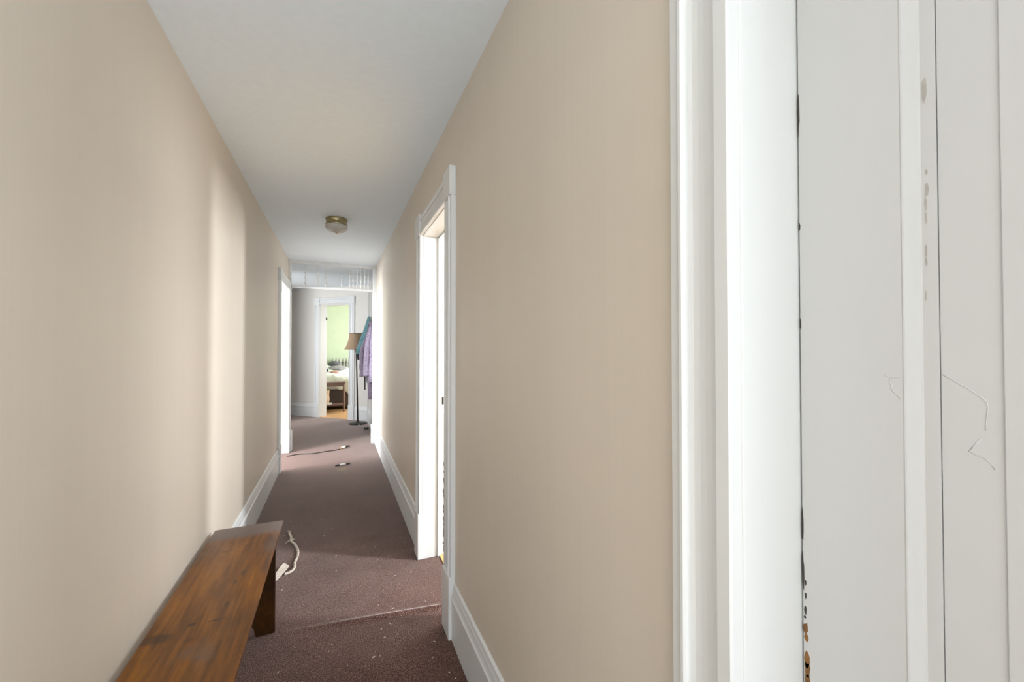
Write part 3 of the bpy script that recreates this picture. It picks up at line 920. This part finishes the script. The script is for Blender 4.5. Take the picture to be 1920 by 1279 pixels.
def section_bm():
    bm = bmesh.new()
    for yy in (-0.06, 0.06):
        tube(bm, [(0, yy, 0.06), (0, yy, 0.12), (0, yy, 0.55), (0, yy, 0.98)], 0.021, 8)
    tube(bm, spline([(0, -0.085, 0.97), (0, -0.06, 1.03), (0, 0.0, 1.06), (0, 0.06, 1.03), (0, 0.085, 0.97)], 4), 0.027, 8)
    tube(bm, [(0, -0.08, 0.12), (0, 0.08, 0.12)], 0.03, 8)
    tube(bm, [(0, -0.06, 0.0), (0, -0.06, 0.12)], 0.014, 8)
    tube(bm, [(0, 0.06, 0.0), (0, 0.06, 0.12)], 0.014, 8)
    tube(bm, [(-0.043, 0, 0.98), (0.043, 0, 0.98)], 0.026, 8)
    tube(bm, [(-0.043, 0, 0.13), (0.043, 0, 0.13)], 0.026, 8)
    return bm


s0 = obj('section', section_bm(), M['silver'], rd, True)
for k in range(1, 8):
    c = s0.copy(); COL.objects.link(c); c.parent = rd; c.location.x = 0.085 * k

bed = thing('bed', 'low bed with a dark brown upholstered base under the floral quilt', 'bed', (0, 9.78, 0.004))
obj('bed_base', B(-0.62, 0.52, 0.0, 2.0, 0.06, 0.44, bev=0.02), M['leather'], bed)
obj('mattress', B(-0.60, 0.50, 0.02, 1.98, 0.44, 0.62, bev=0.04), M['card'], bed)
for a in (-0.56, 0.46):
    for b in (0.06, 1.94):
        obj('leg', lathe(bmesh.new(), [(0.0, 0), (0.025, 0), (0.03, 0.065), (0.0, 0.065)], 12, (a, b, 0)), M['iron'], bed)


def quilt_z(x, y):
    return 0.70 + 0.13 * max(0, min(1, (0.35 - x) / 0.7)) + 0.09 * min(1, y / 0.9) + 0.035 * noise.noise((x * 5, y * 5, 2)) + 0.02 * noise.noise((x * 13, y * 13, 5))


bm = bmesh.new()
nx_, ny_ = 40, 50
rows = []
for j in range(ny_ + 1):
    row = []
    for i in range(nx_ + 1):
        u = -0.09 + 1.18 * i / nx_
        v = -0.16 + 1.16 * j / ny_
        x = -0.60 + 1.10 * min(1, max(0, u)); y = 1.9 * min(1, max(0, v))
        z = quilt_z(x, y)
        hang = 0
        if v < 0: hang = -v / 0.16; y = -0.035 - 0.02 * math.sin(x * 24) * hang
        z2 = z - hang * (0.22 + 0.14 * max(0, (x + 0.2) / 0.5) + 0.02 * math.sin(x * 30))
        if u < 0 or u > 1:
            k_ = (-u if u < 0 else u - 1) / 0.09
            x += (-1 if u < 0 else 1) * 0.045
            z2 -= 0.3 * k_ * (1 - hang)
        row.append(bm.verts.new((x, y, z2)))
    rows.append(row)
for a, b in zip(rows, rows[1:]):
    for i in range(nx_): bm.faces.new((a[i], a[i + 1], b[i + 1], b[i]))
q = obj('floral_quilt', bm, M['floral'], None, True)
q.location = (0, 9.78, 0.004)
sm = q.modifiers.new('thickness', 'SOLIDIFY'); sm.thickness = 0.02; sm.offset = 1
prop(q, 'white quilt with small floral print bunched over the bed', 'quilt')


def lie_on_quilt(bm, dx=0.0, dy=0.0, dz=0.0):
    for v in bm.verts:
        x, y = v.co.x + dx, v.co.y + dy - 9.78
        v.co.z = max(v.co.z, quilt_z(x, y) + 0.034 - dz)
    return bm


cu = thing('dark_cushion', 'dark grey cushion on top of the quilt before the radiator', 'cushion', (-0.05, 10.78, 0.93))
obj('cushion_cover', lie_on_quilt(blob(bmesh.new(), (0, 0, 0.055), (0.15, 0.12, 0.075), 0.25, 1.5, 3, 5), -0.05, 10.78, 0.93), M['grey_cloth'], cu, True)
prop(obj('grey_blanket', lie_on_quilt(blob(bmesh.new(), (0.02, 10.45, 0.90), (0.19, 0.16, 0.055), 0.3, 2, 3, 8)), M['midgrey_cloth'], None, True), 'mid grey folded cloth on the quilt in front of the dark cushion', 'cloth')
prop(obj('navy_garment', lie_on_quilt(blob(bmesh.new(), (-0.26, 9.98, 0.87), (0.10, 0.07, 0.05), 0.4, 2, 3, 3)), M['navy'], None, True), 'crumpled navy garment on the quilt at the door edge', 'garment')
prop(obj('pink_garment', lie_on_quilt(blob(bmesh.new(), (-0.03, 9.97, 0.83), (0.09, 0.06, 0.04), 0.4, 2, 3, 4)), M['pink'], None, True), 'crumpled pink garment on the quilt beside the navy one', 'garment')

tb = thing('side_table', 'brown wooden table with a low shelf in front of the bed', 'table', (-0.125, 9.49, 0.004))
obj('table_top', B(-0.31, 0.31, -0.15, 0.15, 0.615, 0.64, bev=0.004), M['brownwood'], tb)
for a in (-0.28, 0.28):
    for b in (-0.12, 0.12):
        bm = bmesh.new()
        tube(bm, [(a, b, 0.0), (a, b, 0.62)], lambda t: 0.018 + 0.006 * t, 4)
        obj('leg', bm, M['brownwood'], tb)
obj('apron', B(-0.27, 0.27, -0.125, -0.11, 0.555, 0.615), M['brownwood'], tb)
obj('apron', B(-0.27, 0.27, 0.11, 0.125, 0.555, 0.615), M['brownwood'], tb)
obj('shelf', B(-0.285, 0.285, -0.125, 0.125, 0.145, 0.17, bev=0.003), M['brownwood'], tb)
bgp = thing('paper_bag', 'crumpled tan paper bag on the low shelf of the brown table', 'bag', (-0.22, 9.50, 0.175))
bm = bmesh.new()
for z, s in ((0, 1), (0.12, 1.04), (0.22, 0.94), (0.31, 1.0)): pass
lathe(bm, [(0.0, 0), (0.075, 0.0), (0.085, 0.10), (0.078, 0.2), (0.085, 0.30), (0.078, 0.298), (0.07, 0.2), (0.0, 0.03)], 10)
for v in bm.verts: v.co += Vector((noise.noise(v.co * 14), noise.noise(v.co * 14 + Vector((5, 0, 0))), 0)) * 0.014
obj('bag_body', bm, M['paper'], bgp)
prop(obj('white_box', B(-0.175, -0.085, 9.372, 9.412, 0.1745, 0.215, bev=0.003), M['card']), 'small white box on the front of the table shelf', 'box')
